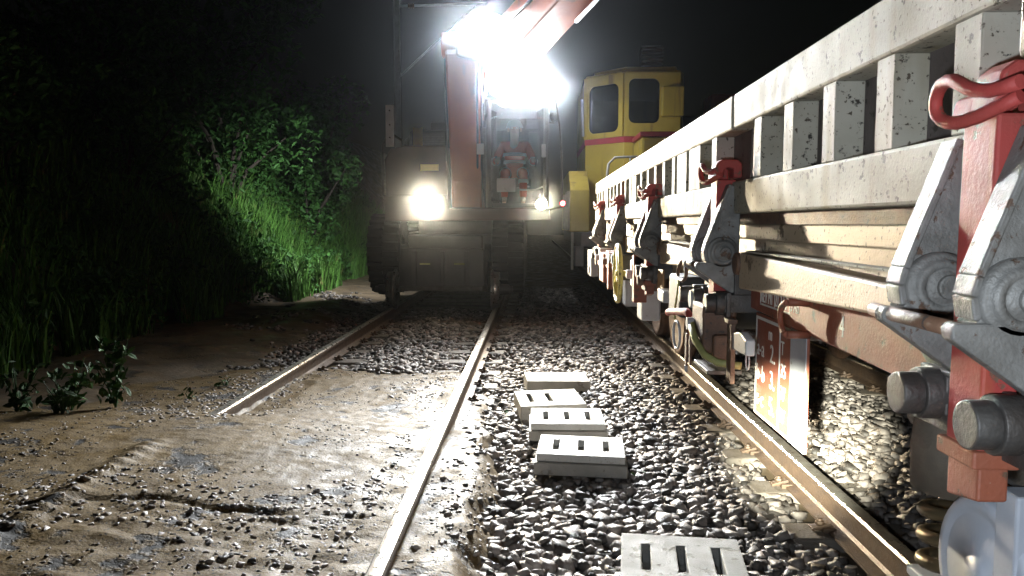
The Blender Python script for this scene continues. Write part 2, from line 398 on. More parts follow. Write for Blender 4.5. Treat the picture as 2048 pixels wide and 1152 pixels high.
strew(-4.0, -3.0, 9, 15, .09, lambda x, y: ground_z(x, y), lambda x, y: fbm(x, y, 1, 3, 30) > .05)
for i in range(5200):                                   # stones lying bare in the washed-out patches of the mud
    x, y = rng.uniform(-2.6, -.7), rng.uniform(2.2, 8.0)
    if fbm(x, y, 1.0, 4, 71) + .10*math.sin(y*2.0) > .06: stones.append((x, y, mud_z(x, y)-.004, rng.uniform(.008,.020)))
for i in range(130):
    x, y = rng.uniform(-.47, -.18), rng.uniform(2.4, 6.4)
    stones.append((x, y, mud_z(x, y)-.002, rng.uniform(.012,.026)))
for i in range(11000):                                  # grit and clods on the mud
    x, y = rng.uniform(-3.6, -.22), 2.0+6.4*rng.random()**1.3
    if abs(x-XL[1]) < .045 or (abs(x-XL[0]) < .05 and y > 4.8): continue
    if rng.random() < .35+1.2*fbm(x, y, 1.3, 3, 77): stones.append((x, y, mud_z(x, y)-.001, rng.uniform(.003,.011)))
def in_view(p): return p[1] > 2.45 and -.33 < p[0]/p[1]+.03 < .46 and -.4 < p[0] < 1.25
order = sorted(range(len(stones)), key=lambda i: (0 if in_view(stones[i]) else 1, stones[i][1]))
single = set(order[:300])
def rotm():
    return np.array((Euler((rng.uniform(-.5,.5), rng.uniform(-.5,.5), rng.uniform(0,6.28)))).to_matrix())
V, Fc, off = [], [], 0
for i, (x, y, z, s) in enumerate(stones):
    if i in single: continue
    hv, hf = hulls[rng.integers(14)]
    v = hv*s @ rotm().T + (x, y, z); V.append(v); Fc.append(hf+off); off += len(v)
V = np.concatenate(V); Fc = np.concatenate(Fc)
me = bpy.data.meshes.new('ballast'); me.vertices.add(len(V)); me.vertices.foreach_set('co', V.ravel())
me.loops.add(len(Fc)*3); me.loops.foreach_set('vertex_index', Fc.ravel().astype(np.int32))
me.polygons.add(len(Fc)); me.polygons.foreach_set('loop_start', np.arange(0, len(Fc)*3, 3, dtype=np.int32)); me.update(calc_edges=True)
ballast = place('ballast', me, stone_m, (0,0,0)); ballast['kind'] = 'stuff'
ballast['label'] = 'wet grey crushed stone ballast between and under the tracks'
hm = []
for hv, hf in hulls:
    m = bpy.data.meshes.new('ballast_stone'); m.from_pydata(hv.tolist(), [], hf.tolist()); m.materials.append(stone_m); hm.append(m)
for i in single:
    x, y, z, s = stones[i]
    o = bpy.data.objects.new('ballast_stone', hm[rng.integers(14)]); C.objects.link(o); o.parent = ground
    o.location = (x, y, z); o.scale = (s, s, s); o.rotation_euler = (rng.uniform(-.5,.5), rng.uniform(-.5,.5), rng.uniform(0,6.28))

# ------------------------------------------------------------ flat wagon on the right-hand track
wag = thing('flat_wagon', (2.13, 3.0, RT), 'long flat wagon with pale ribbed drop sides, red stanchions and rusty sole bar', 'railway wagon')
Y0, Y1 = -3.4, 9.05
MB().box(.80, 3.46, Y0, Y1, 1.355, 1.40).build('deck', steel, wag)
for a, b in ((Y0, 2.835), (2.862, Y1)):
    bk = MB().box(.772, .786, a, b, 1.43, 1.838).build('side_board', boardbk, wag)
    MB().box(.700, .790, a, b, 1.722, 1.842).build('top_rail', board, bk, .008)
    MB().box(.698, .790, a, b, 1.424, 1.536).build('bottom_rail', board, bk, .008)
    k0 = 1.29
    for i in range(-6, 27):
        y = k0 + .302*i
        wide = abs(y-3.55) < .16 or abs(y-5.55) < .16 or abs(y-7.5) < .16
        if y < a+.02 or y+.09 > b: continue
        w = .24 if wide else .082
        MB().prism([(.7035, y), (.7035, y+w), (.772, y+w), (.772, y+w-.008), (.712, y+w-.008), (.712, y+.008), (.772, y+.008), (.772, y)], 'z', 1.5362, 1.7218).build('rib', board, bk, .003)
MB().box(3.47, 3.485, Y0, Y1, 1.43, 1.838).box(3.486, 3.56, Y0, Y1, 1.722, 1.842).box(3.486, 3.56, Y0, Y1, 1.424, 1.536).build('side_board', board, wag)
MB().box(.745, .80, Y0, Y1, 1.388, 1.4225).build('hinge_strip', rust, wag)
MB().box(.765, .85, Y0, Y1, 1.335, 1.387).box(.782, .85, Y0, Y1, 1.10, 1.3348).build('sole_bar', tanpaint, wag, .004)
MB().box(3.42, 3.5, Y0, Y1, 1.10, 1.354).build('sole_bar', oxide, wag, .004)
for x in (1.5, 2.7): MB().box(x, x+.1, Y0, Y1, 1.12, 1.354).build('centre_sill', steel, wag)
for y in np.arange(-2.5, 9, 1.75): MB().box(.85, 3.42, y+.3, y+.38, 1.15, 1.352).build('cross_bearer', steel, wag)
MB().box(.80, 3.46, Y1, Y1+.06, 1.0, 1.42).build('end_sill', palegrey, wag, .006)
SC = [1.216+1.70*k for k in range(5)]
# side beams between the stanchions, each with a round end
def side_beam(yc):
    a, b = yc+.33, yc+1.50
    m = MB().hexa([(.700,a,1.205),(.778,a,1.205),(.778,b,1.168),(.700,b,1.168),(.700,a,1.268),(.778,a,1.268),(.778,b,1.292),(.700,b,1.292)])
    o = m.build('side_beam', tanpaint, wag, .007)
    MB().cyl((.688,b+.015,1.252), (.718,b+.015,1.252), .038, n=20).cyl((.716,b+.015,1.252), (.78,b+.015,1.252), .030, n=16).build('end_boss', rust, o, .004)
    MB().box(.705,.74,a+.02,b-.06,1.2935,1.2995).build('top_strip', board, o, .001)
for yc in SC[:4]: side_beam(yc)
side_beam(SC[0]-1.70)
# stanchion with hinge arms
def arm(yp, parent):
    p = [(.690,1.525),(.722,1.525),(.722,1.30),(.716,1.245),(.690,1.232),(.640,1.234),(.612,1.262),(.607,1.292),(.617,1.325)]
    a = MB().prism(p, 'y', yp-.012, yp+.018).build('hinge_arm', armgrey, parent, .004)
    f = MB()
    q = [(.684,1.525),(.607,1.318),(.600,1.290),(.606,1.258),(.636,1.227),(.690,1.224)]
    for (x0,z0),(x1,z1) in zip(q, q[1:]): f.beam((x0,yp+.003,z0),(x1,yp+.003,z1), .052, .012, up=(-1,0,.4))
    f.build('hinge_arm_flange', armgrey, parent, .003)
    MB().lathe((.660,yp-.012,1.288), (0,-1,0), [(.056,0),(.056,.014),(.050,.018),(.044,.018),(.044,.026),(.030,.028),(.030,.024),(.026,.030),(.0001,.030)], 26).build('pivot_boss', armgrey, parent)
    MB().cyl((.666,yp-.036,1.288),(.666,yp-.05,1.288), .020, n=16).build('pivot_pin', armgrey, parent, .003)
    MB().prism([(.566,1.246),(.572,1.2545),(.70,1.2545),(.715,1.25),(.715,1.150),(.690,1.146),(.568,1.232)], 'y', yp-.030, yp+.002).build('stop_bracket', armgrey, parent, .004)
    MB().box(.700,.78,yp-.04,yp+.03,1.14,1.253).build('stop_block', steel, parent, .004)
    MB().cyl((.606,yp,1.108),(.655,yp,1.108), .035, n=22).cyl((.640,yp,1.108),(.70,yp,1.108), .043, n=22).box(.668,.79,yp-.042,yp+.048,1.078,1.142).box(.672,.688,yp-.050,yp+.056,1.05,1.15).build('stop_buffer', steel, parent, .003)
def ring(yc, parent):
    pts = [(.625,yc+.0,1.572),(.612,yc+.05,1.566),(.604,yc+.09,1.578),(.604,yc+.125,1.598),(.606,yc+.165,1.598),(.610,yc+.190,1.578),(.612,yc+.186,1.552),(.616,yc+.160,1.538),(.622,yc+.125,1.536),(.632,yc+.08,1.545),(.650,yc+.04,1.560)]
    sp = []
    for i in range(len(pts)-1):
        for t in (0,.5): sp.append(Vector(pts[i]).lerp(Vector(pts[i+1]), t))
    sp.append(Vector(pts[-1]))
    sm = [sp[0]] + [(sp[i-1]+sp[i]*2+sp[i+1])/4 for i in range(1,len(sp)-1)] + [sp[-1]]
    MB().tube(sm, .0100, 10).build('locking_ring', redpaint, parent)
def stanchion(yc, tall):
    m = MB().hexa([(.642,yc-.078,1.05),(.690,yc-.078,1.05),(.690,yc+.012,1.05),(.642,yc+.012,1.05),(.648,yc-.078,1.545),(.715,yc-.078,1.545),(.715,yc+.012,1.545),(.648,yc+.012,1.545)])
    s = m.build('stanchion', redpaint, wag, .005)
    hk = [(.632,1.546),(.640,1.600),(.660,1.614),(.715,1.614),(.73,1.60),(.73,1.55),(.7,1.55),(.7,1.582),(.680,1.586),(.668,1.575),(.664,1.546)]
    MB().prism(hk, 'y', yc-.10, yc-.03).build('hook_head', redpaint, s, .006)
    MB().prism([(.636,1.546),(.642,1.575),(.70,1.60),(.70,1.546)], 'y', yc-.028, yc+.03).build('hook_cheek', redpaint, s, .006)
    ring(yc-.165, s)
    arm(yc-.107, s); arm(yc+.107, s)
    MB().cyl((.583,yc-.125,1.2435),(.583,yc+.15,1.2435), .0115, n=12).build('stop_rod', rust, s)
    MB().box(.632,.70,yc-.086,yc+.020,1.035,1.062).hexa([(.646,yc-.076,.985),(.690,yc-.076,.985),(.690,yc+.010,.97),(.646,yc+.010,.97),(.646,yc-.076,1.034),(.690,yc-.076,1.034),(.690,yc+.010,1.034),(.646,yc+.010,1.034)]).build('stanchion_foot', oxide, s, .004)
    return s
st = stanchion(SC[0], True)
for yc in SC[1:]: copy_tree(st, wag, (0, yc-SC[0], 0))
MB().box(.664,.716,SC[0]-.155,SC[0]-.085,1.615,2.25).build('stake', rust, wag, .01)
# red plate with the lettering, the brake table and its frame
rp = MB().prism([(1.38,1.07),(1.62,1.07),(2.78,1.097),(2.78,1.1990),(2.20,1.2050),(2.2,1.212),(1.70,1.218),(1.70,1.262),(1.62,1.262),(1.58,1.205),(1.38,1.2)], 'x', .758, .7805).build('sill_plate', oxide, wag, .003)
MB().prism([(1.40,1.235),(1.52,1.235),(1.60,1.19),(1.46,1.10),(1.40,1.12)], 'x', .744, .7575).build('gusset', armgrey, wag, .003)
X = .7572
fr = MB()
for a, b, c, d in ((2.655,2.347,1.1260,1.1200),(2.500,2.347,1.1900,1.1850)): fr.box(X, X+.0010, b, a, d, c)
for y in (2.655, 2.500, 2.352): fr.box(X, X+.0009, y-.006, y, 1.121, 1.189)
fr.build('lettering_frame', white, rp)
text('REV M1', .064, rp, 2.645, 1.131, X, white, .62); text('21.2.13', .064, rp, 2.492, 1.131, X, white, .62); text('3 AB', .06, rp, 2.342, 1.131, X, white, .62)
text('4', .075, rp, 1.965, 1.112, X, white, .8)
yy = lambda a: 2.20+.055*math.sin(a)
MB().tube([(.70+.0*k, 2.19+.062*math.sin(a), 1.128-.045*math.cos(a)) for k, a in enumerate(np.linspace(0, math.pi, 13))], .0085, 8).cyl((.70,2.19,1.173),(.762,2.19,1.173), .011, n=10).cyl((.70,2.19,1.083),(.762,2.19,1.083), .011, n=10).build('tie_ring', oxide, wag)
bt = MB().box(.768, .776, 2.22, 2.735, .735, 1.085).build('brake_table', oxide, wag, .002)
X = .7672
fr = MB(); fr.box(X-.0005,X+.0009,2.36,2.728,1.066,1.076)
for y in (2.728, 2.470): fr.box(X-.0004,X+.0008,y-.010,y,.745,1.0655)
fr.box(X-.0005,X+.0009,2.36,2.728,.738,.7448)
fr.build('table_frame', white, bt)
MB().box(X-.002,X+.0007,2.222,2.356,.737,1.08).build('table_panel', palegrey, bt)
for i, (l, n) in enumerate((('a-a','2.'),('b-b','3.'),('c-c','5.'))):
    z = .945-.085*i; text(l, .078, bt, 2.712, z, X, white, .92); text(n, .085, bt, 2.565, z-.004, X, white, .95)
text('m', .06, bt, 2.585, 1.012, X, white, .9)
for i, l in enumerate(('T','35','37','37')): text(l, .062, bt, 2.452, .985-.07*i, X, white, .85)
# brake gear hanging from the sill
def tb(name, pts, r, m, n=8, par=None): return MB().tube(pts, r, n).build(name, m, par or wag)
tb('brake_lever', [(.60,3.52,.995),(.60,3.50,1.0),(.60,3.10,1.045),(.603,3.055,1.035),(.61,3.03,.97),(.62,3.02,.955)], .015, redpaint, 12)
lp = [(.60+.004*math.cos(t), 3.21+.085*math.sin(t)*(1-.25*math.cos(t)), 1.20+.040*math.cos(t)) for t in np.linspace(.5, 5.8, 18)]
tb('pull_ring', lp+[(.60,3.17,1.235)], .0075, rust)
tb('release_wire', [(.60,3.28,1.165),(.60,3.31,1.10),(.60,3.36,1.03),(.60,3.36,.985)], .0045, hose_m, 6)
MB().tube([(.60, 3.31+.075*math.sin(t), .925+.058*math.cos(t)) for t in np.linspace(0, 2*math.pi, 21)[:-1]], .0055, 8, True).build('hanging_link', palegrey, wag)
MB().box(.605,.613,3.12,3.16,.825,.955).box(.605,.613,3.05,3.075,.84,.96).build('hanger_strap', rust, wag, .002)
MB().cyl((.609,3.14,.80),(.609,3.14,.828), .007, n=8).build('strap_bolt', palegrey, wag)
MB().box(.60,.72,2.80,3.0,.93,1.10).box(.63,.70,2.76,2.80,.90,1.0).build('valve_body', rust, wag, .01)
tb('brake_hose', [(.60,2.96,1.015),(.585,2.93,1.01),(.585,2.86,.97),(.60,2.76,.93),(.63,2.70,.915),(.70,2.66,.91)], .013, hose_m)
MB().cyl((.575,2.97,1.015),(.61,2.97,1.015), .024, n=14).build('hose_coupling', palegrey, wag, .002)
MB().box(.65,.665,2.60,2.66,.86,1.06).box(.64,.67,2.60,2.66,1.06,1.075).build('flat_hanger', rust, wag, .002)
MB().box(.60,.72,2.72,2.95,.868,.882).cyl((.66,2.88,.84),(.66,2.88,.868),.012,n=10).build('bracket_shelf', steel, wag, .002)
MB().prism([(2.44,.98),(2.62,.975),(2.62,1.03),(2.52,1.045),(2.44,1.03)], 'x', .655, .685).build('grey_box', palegrey, wag, .005)
MB().tube([(.70, 2.58+.02*math.sin(t), .94+.028*math.cos(t)) for t in np.linspace(0, 6.28, 15)[:-1]], .003, 6, True).build('wire_loop', palegrey, wag)
MB().cyl((.86,3.25,.925),(2.0,3.25,.92), .014, n=10).build('brake_rod', palegrey, wag)
MB().cyl((.90,3.9,1.0),(1.6,3.9,1.0), .13, n=24).build('air_tank', black, wag, .01)
for i, y in enumerate((3.10, 3.32)):
    MB().cyl((.60,y-.05,1.10),(.66,y-.05,1.10), .034, n=18).cyl((.655,y-.05,1.10),(.75,y-.05,1.10), .040, n=18).build('valve_cap', palegrey if i == 0 else steel, wag, .003)
MB().box(.63,.74,3.42,3.70,.98,1.16).build('brake_valve', black, wag, .015)
MB().box(.69,.70,4.25,4.42,.98,1.14).build('label_flap', mat('flap_tan', (.5,.33,.18), (.4,.22,.1), 8, .5), wag, .003)
MB().box(.65,.74,3.98,4.16,.99,1.05).build('step_box', palegrey, wag, .005)
MB().box(.62,.70,4.9,5.0,.90,1.19).box(.62,.80,4.90,5.0,1.13,1.19).build('step_iron', oxide, wag, .004)
# hand wheel
hw = MB().tube([(.60, 5.66+.20*math.sin(t), 1.035+.20*math.cos(t)) for t in np.linspace(0, 2*math.pi, 29)[:-1]], .016, 10, True).build('hand_wheel', yrim, wag)
sp = MB()
for k in range(4):
    t = k*math.pi/2+.4; sp.cyl((.60,5.66,1.035),(.60,5.66+.19*math.sin(t),1.035+.19*math.cos(t)), .010, n=8)
sp.cyl((.58,5.66,1.035),(.80,5.66,1.035), .022, n=12).build('hand_wheel_spokes', yrim, hw)
MB().box(.60,.68,8.35,8.85,.83,1.10).cyl((.585,8.5,.90),(.60,8.5,.90),.045,n=16).build('end_step_plate', palegrey, wag, .006)
MB().box(.62,.70,7.1,7.5,.86,1.12).build('step_iron', oxide, wag, .004); MB().box(.62,.74,6.6,6.7,.84,1.15).build('step_iron', oxide, wag, .004)
for k, y in enumerate((4.55, 5.1, 6.0, 6.9, 7.7, 8.2)):
    MB().box(.64,.76,y,y+.16,1.0-.02*(k%3),1.15).cyl((.60,y+.05,1.06),(.66,y+.05,1.06),.03,n=12).build('sill_fitting', (rust,palegrey,steel)[k%3], wag, .006)
# wheels, springs and axle boxes
def wheelset(y):
    a = MB().cyl((1.0,y,.632),(3.26,y,.632), .075, n=18).build('axle', steel, wag)
    for s, x in ((1,1.385),(-1,2.89)):
        MB().lathe((x-s*.055,y,.632), (s,0,0), [(.001,.02),(.09,.02),(.12,.05),(.36,.05),(.40,.0),(.452,.0),(.458,.06),(.463,.095),(.490,.105),(.490,.125),(.475,.135),(.40,.135),(.36,.10),(.12,.10),(.09,.14),(.001,.14)], 40).build('wheel', rust, a)
def axle_box(y):
    b = MB().box(.965,1.16,y-.17,y+.17,.50,.80).build('axle_box', axgrey, wag, .02)
    MB().lathe((.965,y,.655), (-1,0,0), [(.168,0),(.168,.030),(.160,.038),(.140,.040),(.132,.034),(.126,.036),(.045,.040),(.042,.048),(.0001,.048)], 40).build('bearing_cover', axgrey, b)
    for k in range(6):
        t = k*math.pi/3+.5; MB().cyl((.955,y+.152*math.cos(t),.655+.152*math.sin(t)),(.932,y+.152*math.cos(t),.655+.152*math.sin(t)), .013, n=6).build('cover_bolt', axgrey, b, .002)
    MB().box(.95,1.0,y+.06,y+.10,.70,.88).build('guide_rib', axgrey, b, .006); MB().box(.92,.99,y-.13,y-.06,.60,.87).build('guide_rib', axgrey, b, .006)
    for s in (-1, 1):
        MB().hexa([(.96,y+s*.17,.475),(1.16,y+s*.17,.475),(1.14,y+s*.42,.475),(.98,y+s*.42,.475),(.96,y+s*.17,.53),(1.16,y+s*.17,.53),(1.14,y+s*.42,.50),(.98,y+s*.42,.50)]).build('spring_seat', axgrey, b, .006)
        MB().tube([(1.055+.082*math.cos(t), y+s*.31+.082*math.sin(t), .52+.034*t/(2*math.pi)*1.9) for t in np.linspace(0, 2*math.pi*4, 65)], .0165, 10).build('coil_spring', brass, b)
        MB().lathe((1.055,y+s*.31,.74), (0,0,1), [(.001,0),(.115,0),(.118,.10),(.112,.16),(.095,.20),(.06,.22),(.001,.222)], 28).build('spring_cap', bogie_m, b)
for y in (1.62, -.20): axle_box(y); wheelset(y)
MB().prism([(-.9,.86),(-.55,.98),(2.0,.98),(2.12,.92),(2.10,.86),(1.4,.83),(.9,.78),(.5,.78),(0,.83)], 'x', .99, 1.12).build('bogie_frame', bogie_m, wag, .02)
MB().box(.99,3.27,.5,.9,.80,1.10).build('bogie_bolster', steel, wag, .02)
for y in (7.35, 8.6):
    wheelset(y)
    MB().box(.98,1.16,y-.15,y+.15,.50,.80).build('axle_box', axgrey, wag, .02)
MB().prism([(6.9,.86),(7.1,.98),(8.9,.98),(9.0,.86),(8.3,.78),(7.6,.78)], 'x', .99, 1.12).build('bogie_frame', bogie_m, wag, .02)

# ------------------------------------------------------------ road-rail excavator
ex = thing('excavator', (-1.3, 12.8, RT), 'orange road-rail excavator standing on the muddy track with its work lamps lit', 'excavator')
MB().box(-1.85,-.75,11.55,14.9,.78,1.22).build('chassis', exgrey, ex, .02)
def tyre(x, y, s):
    m = MB(); W = .24; Rr = .555
    prof = [(.29,-.20),(.36,-.235),(.46,-.245),(.525,-.225),(.55,-.18),(.553,0),(.55,.18),(.525,.225),(.46,.245),(.36,.235),(.29,.20)]
    m.lathe((x,y,.94), (1,0,0), prof, 40)
    for k in range(26):
        for h in (-1, 1):
            t = (k+.5*(h > 0))*2*math.pi/26; c, sn = math.cos(t), math.sin(t)
            m.obox((x+h*.115, y+c*.565, .94+sn*.565), .22, .045, .07, (-(math.pi/2-t), 0, h*.0))
    o = m.build('tyre', black, ex)
    MB().lathe((x,y,.94), (s,0,0), [(.0001,.10),(.08,.10),(.09,.06),(.20,.05),(.27,.12),(.295,.19),(.30,.16),(.30,-.16)], 32).build('rim', exgrey, o)
for x, s in ((-2.22,-1),(-.38,1)):
    for y in (12.05, 14.3): tyre(x, y, s)
for y in (12.05, 14.3): MB().cyl((-2.1,y,.94),(-.5,y,.94), .14, n=18).build('axle', exgrey, ex)
fp = MB().prism([(-1.93,.50),(-1.90,1.04),(-.72,1.04),(-.70,.50),(-.82,.43),(-1.80,.43)], 'y', 11.20, 11.27).build('front_plate', exgrey, ex, .012)
MB().box(-1.90,-.73,11.14,11.198,.44,.50).build('cutting_edge', steel, ex, .006)
for x in (-1.55,-1.06):
    MB().box(x-.075,x+.075,11.185,11.199,.805,.828).build('latch', hose_m, fp, .004)
for x in (-1.7,-1.3,-.95): MB().box(x-.03,x+.03,11.15,11.199,.52,1.0).build('stiffener', exgrey, fp, .005)
for x, s in ((XL[0],1),(XL[1],-1)):
    for y in (11.42, 15.1):
        w = MB().lathe((x-s*.06,y,RT+.262), (s,0,0), [(.0001,0),(.07,0),(.08,.03),(.20,.03),(.215,0),(.255,0),(.260,.06),(.262,.085),(.292,.097),(.292,.115),(.28,.125),(.20,.12),(.19,.09),(.0001,.09)], 36).build('rail_wheel', mat('rail_wheel_steel', (.42,.41,.40), (.25,.22,.2), 8, .25, .4, metal=.85), ex)
        MB().cyl((x-s*.06,y,RT+.262),(x-s*.20,y,RT+.262), .085, .07, n=18).cyl((x-s*.19,y,RT+.262),(x-s*.25,y,RT+.262), .05, n=14).build('wheel_hub', exgrey, w, .004)
        MB().beam((x+s*.17,y,RT+.28),(x+s*.17,y+(.45 if y < 13 else -.4),.95), .10, .16).build('rail_wheel_arm', exgrey, ex, .01)
MB().cyl((-1.3,13.2,1.22),(-1.3,13.2,1.46), .62, n=40).build('slewing_ring', exgrey, ex)
MB().box(-2.10,.20,11.42,15.0,1.462,1.62).build('upper_frame', exdark, ex, .02)
eh = MB().prism([(-2.12,1.625),(-2.14,2.30),(-2.05,2.46),(-1.85,2.50),(-1.24,2.50),(-1.22,1.625)], 'y', 11.34, 13.3).build('tank_housing', exdark, ex, .03)
MB().box(-2.10,.18,13.305,15.1,1.625,2.95).build('engine_hood', exgrey, ex, .06)
for k in range(9): MB().box(-1.95,-1.35,13.285,13.304,2.55+.04*k,2.575+.04*k).build('louvre', steel, ex)
MB().prism([(-2.12,1.42),(-2.14,1.78),(-1.25,1.80),(-1.2,1.60),(.22,1.60),(.24,1.44)], 'y', 11.24, 11.338).build('front_bumper', exdark, ex, .012)
MB().box(-2.13,-2.01,11.42,11.45,2.49,3.08).build('white_guard', palegrey, ex, .004)
for z in (2.62,2.80,3.0): MB().cyl((-2.07,11.419,z),(-2.07,11.408,z), .012, n=8).build('guard_bolt', steel, ex)
MB().box(-1.62,-1.36,11.325,11.339,2.14,2.23).build('warning_sticker', yellow_s, ex)
MB().box(-2.02,-1.86,13.27,13.304,2.68,2.98).build('warning_sticker', yellow_s, ex)
MB().box(-1.75,-1.30,13.5,14.0,2.951,3.10).build('air_box', exgrey, ex, .02)
MB().tube([(-2.1,11.4,1.75),(-2.17,11.38,1.8),(-2.17,11.38,2.5),(-2.17,11.9,2.75),(-2.17,13.0,2.75)], .018, 8).build('handrail', steel, ex)
MB().cyl((-.2,14.5,2.95),(-.2,14.5,3.35), .06, n=14).build('exhaust', steel, ex)
# cab
cabm = exgrey
def curve(z): t = (z-1.62)/1.5; return 11.30 - .16*math.sin(math.pi*min(1,max(0,t))*.8) + .18*max(0, t-.55)
for x in (-.64, .17):
    MB().tube([(x, curve(z), z) for z in np.linspace(1.62, 3.10, 12)], .038, 10).build('front_pillar', cabm, ex)
    MB().box(x-.035,x+.035,12.85,12.92,1.62,3.08).build('rear_pillar', cabm, ex, .01)
    MB().box(x-.025,x+.025,12.1,12.16,1.62,3.08).build('door_pillar', cabm, ex, .01)
MB().prism([(11.36,3.08),(11.30,3.13),(11.42,3.19),(12.8,3.20),(12.97,3.14),(12.97,3.08)], 'x', -.70, .24).build('cab_roof', cabm, ex, .02)
MB().box(-.66,.20,11.32,12.95,1.621,1.68).build('cab_floor', cabm, ex, .01)
gl = glass('cab_glass')
n = 10; vs = []; fs = []
for i in range(n+1):
    z = 1.70+1.38*i/n; vs += [(-.61, curve(z)-.005, z), (.14, curve(z)-.005, z), (.14, curve(z)+.003, z), (-.61, curve(z)+.003, z)]
for i in range(n):
    for k in range(4): fs.append((i*4+k, i*4+(k+1)%4, (i+1)*4+(k+1)%4, (i+1)*4+k))
fs += [(0,1,2,3), tuple(4*n+k for k in (3,2,1,0))]
MB().add(vs, fs, True).build('windscreen', gl, ex)
for x in (-.64,.17): MB().box(x-.003,x+.003,11.40,12.84,2.0,3.06).build('side_window', gl, ex)
MB().box(-.66,.20,12.93,12.96,1.68,2.2).build('cab_rear_panel', cabm, ex, .01)
MB().box(-.645,-.635,11.36,12.84,1.68,1.995).build('door_panel', exdark, ex); MB().box(.172,.184,11.36,12.84,1.68,1.995).build('door_panel', exdark, ex)
MB().box(-.55,-.05,12.05,12.5,1.95,2.08).box(-.52,-.08,12.5,12.62,2.05,2.85).box(-.45,-.15,12.1,12.45,1.68,1.95).build('seat', black, ex, .03)
for x in (-.62,-.02): MB().box(x,x+.1,11.95,12.4,1.68,2.22).cyl((x+.05,12.0,2.22),(x+.05,11.98,2.40), .018, n=8).build('joystick_console', black, ex, .015)
MB().box(-.52,-.26,11.10,11.135,1.83,2.02).build('number_panel', palegrey, ex, .012)
MB().tube([(-.2,11.12,1.86),(.02,11.10,1.86),(.12,11.10,1.90)], .012, 8).build('grab_handle', palegrey, ex)
MB().tube([(.40,11.42,z) if k < 2 else (.40-.10*((z-1.75)/1.4)**3, 11.42-.05*math.sin((z-1.75)*2), z) for k, z in enumerate(np.linspace(1.62,3.15,12))]+[(.24,11.45,3.16)], .016, 8).build('mirror_bar', steel, ex)
MB().box(.10,.16,11.0,11.03,2.30,2.48).build('mirror', palegrey, ex, .01)
MB().box(-.80,-.70,11.1,11.13,2.35,2.50).build('mirror', palegrey, ex, .01)
# boom
MB().prism([(12.3,1.60),(12.25,1.95),(11.75,2.65),(11.25,3.55),(11.05,3.95),(10.80,3.95),(10.78,3.65),(11.10,2.9),(11.48,2.0),(11.55,1.60)], 'x', -1.20, -.76).build('lower_boom', exred, ex, .03)
MB().cyl((-1.25,10.93,3.80),(-.70,10.93,3.80), .17, n=24).build('boom_joint', exred, ex, .01)
MB().beam((-.36,10.92,3.70),(1.35,7.6,4.72), .50, .60, .42, .46).hexa([(-1.05,10.72,3.62),(-.35,10.72,3.46),(-.35,11.08,3.46),(-1.05,11.08,3.62),(-1.05,10.72,3.98),(-.40,10.72,3.90),(-.40,11.08,3.90),(-1.05,11.08,3.98)]).build('upper_boom', exred, ex, .03)
MB().beam((1.30,7.65,4.70),(2.35,6.1,4.75), .36, .42, .30, .30).build('dipper_arm', exred, ex, .03)
MB().beam((.19,9.80,3.84),(.52,9.15,4.02), .16, .04).build('boom_label', palegrey, ex, .01)
MB().tube([(.50,9.72,3.81),(.80,9.12,4.00),(1.08,8.58,4.17)], .028, 8).build('hydraulic_line', palegrey, ex)
MB().tube([(-.60,10.6,3.75),(.0,9.7,4.1),(.8,8.2,4.6)], .022, 8).build('hydraulic_line', black, ex)
for x in (-.70,):
    MB().cyl((x,11.62,1.9),(x,11.25,2.75), .065, n=16).build('lift_cylinder', steel, ex); MB().cyl((x,11.25,2.75),(x,10.95,3.45), .035, n=12).build('piston_rod', mat('chrome', (.6,.6,.6), (.5,.5,.5), 5, .15, metal=1), ex)
for k, x in enumerate((-.73,-.79,-1.23)): MB().tube([(x,11.9,1.7),(x-.02,11.40,2.2),(x,11.15,2.7),(x+.01,10.9,3.4),(x+.05,10.85,3.7)], .016, 8).build('hydraulic_hose', black, ex)
# lamps
lens_w = emis('lamp_lens_white', (.93,.97,1.0), 60); lens_y = emis('lamp_lens_warm', (1.0,.78,.42), 45); lens_r = emis('lamp_lens_red', (1.0,.08,.10), 26)
def lamp(x, y, z, aim, watt, r, m, col, angle, name='work_lamp', tilt=None):
    d = (Vector(aim)-Vector((x,y,z))).normalized(); p = Vector((x,y,z))
    h = MB().lathe(p, d, [(.0001,-.10),(r*.55,-.095),(r*.9,-.05),(r*1.12,-.01),(r*1.12,.012),(r*1.02,.014),(r*1.0,.0),(.0001,.0)], 24).build(name, black, ex)
    MB().lathe(p+d*.002, d, [(r*.98,0),(r*.7,.006),(.0001,.010)], 24).build('lens', m, h)
    MB().beam(p-d*.06-Vector((0,0,r*1.4)), p-d*.06, .03, .02, up=(0,1,0)).build('lamp_bracket', steel, h)
    if watt: spot(name+'_light', p+d*.03, aim, watt, angle, 1.0, col, r*.6, h)
WC = (.93,.97,1.0); YC = (1.0,.84,.58)
lamp(-.52,11.30,3.30,(-.6,-1,1.0),1000,.12,lens_w,WC,98)
lamp(-.26,11.28,3.31,(1.0,-3,1.4),1000,.12,lens_w,WC,120)
lamp(-.01,11.28,3.30,(1.0,-1,1.0),1100,.12,lens_w,WC,98)
lamp(.21,11.30,3.24,(1.2,0,1.0),1100,.12,lens_w,WC,98)
lamp(-.93,10.66,3.86,(1.2,0,1.2),1500,.12,lens_w,WC,90)
lamp(-.46,10.48,3.40,(.8,-3,1.1),1200,.12,lens_w,WC,80)  # extra lamp, added to close the gap in the white glow
lamp(-.16,10.34,3.42,(.8,-3,1.1),1200,.12,lens_w,WC,80)  # second added lamp, merges the boom and cab glow
lamp(-.52,10.60,4.00,(1.0,-2,1.0),1300,.12,lens_w,WC,80)
lamp(-1.556,11.20,1.69,(.75,6.3,1.3),5000,.13,lens_y,YC,46,'headlight')
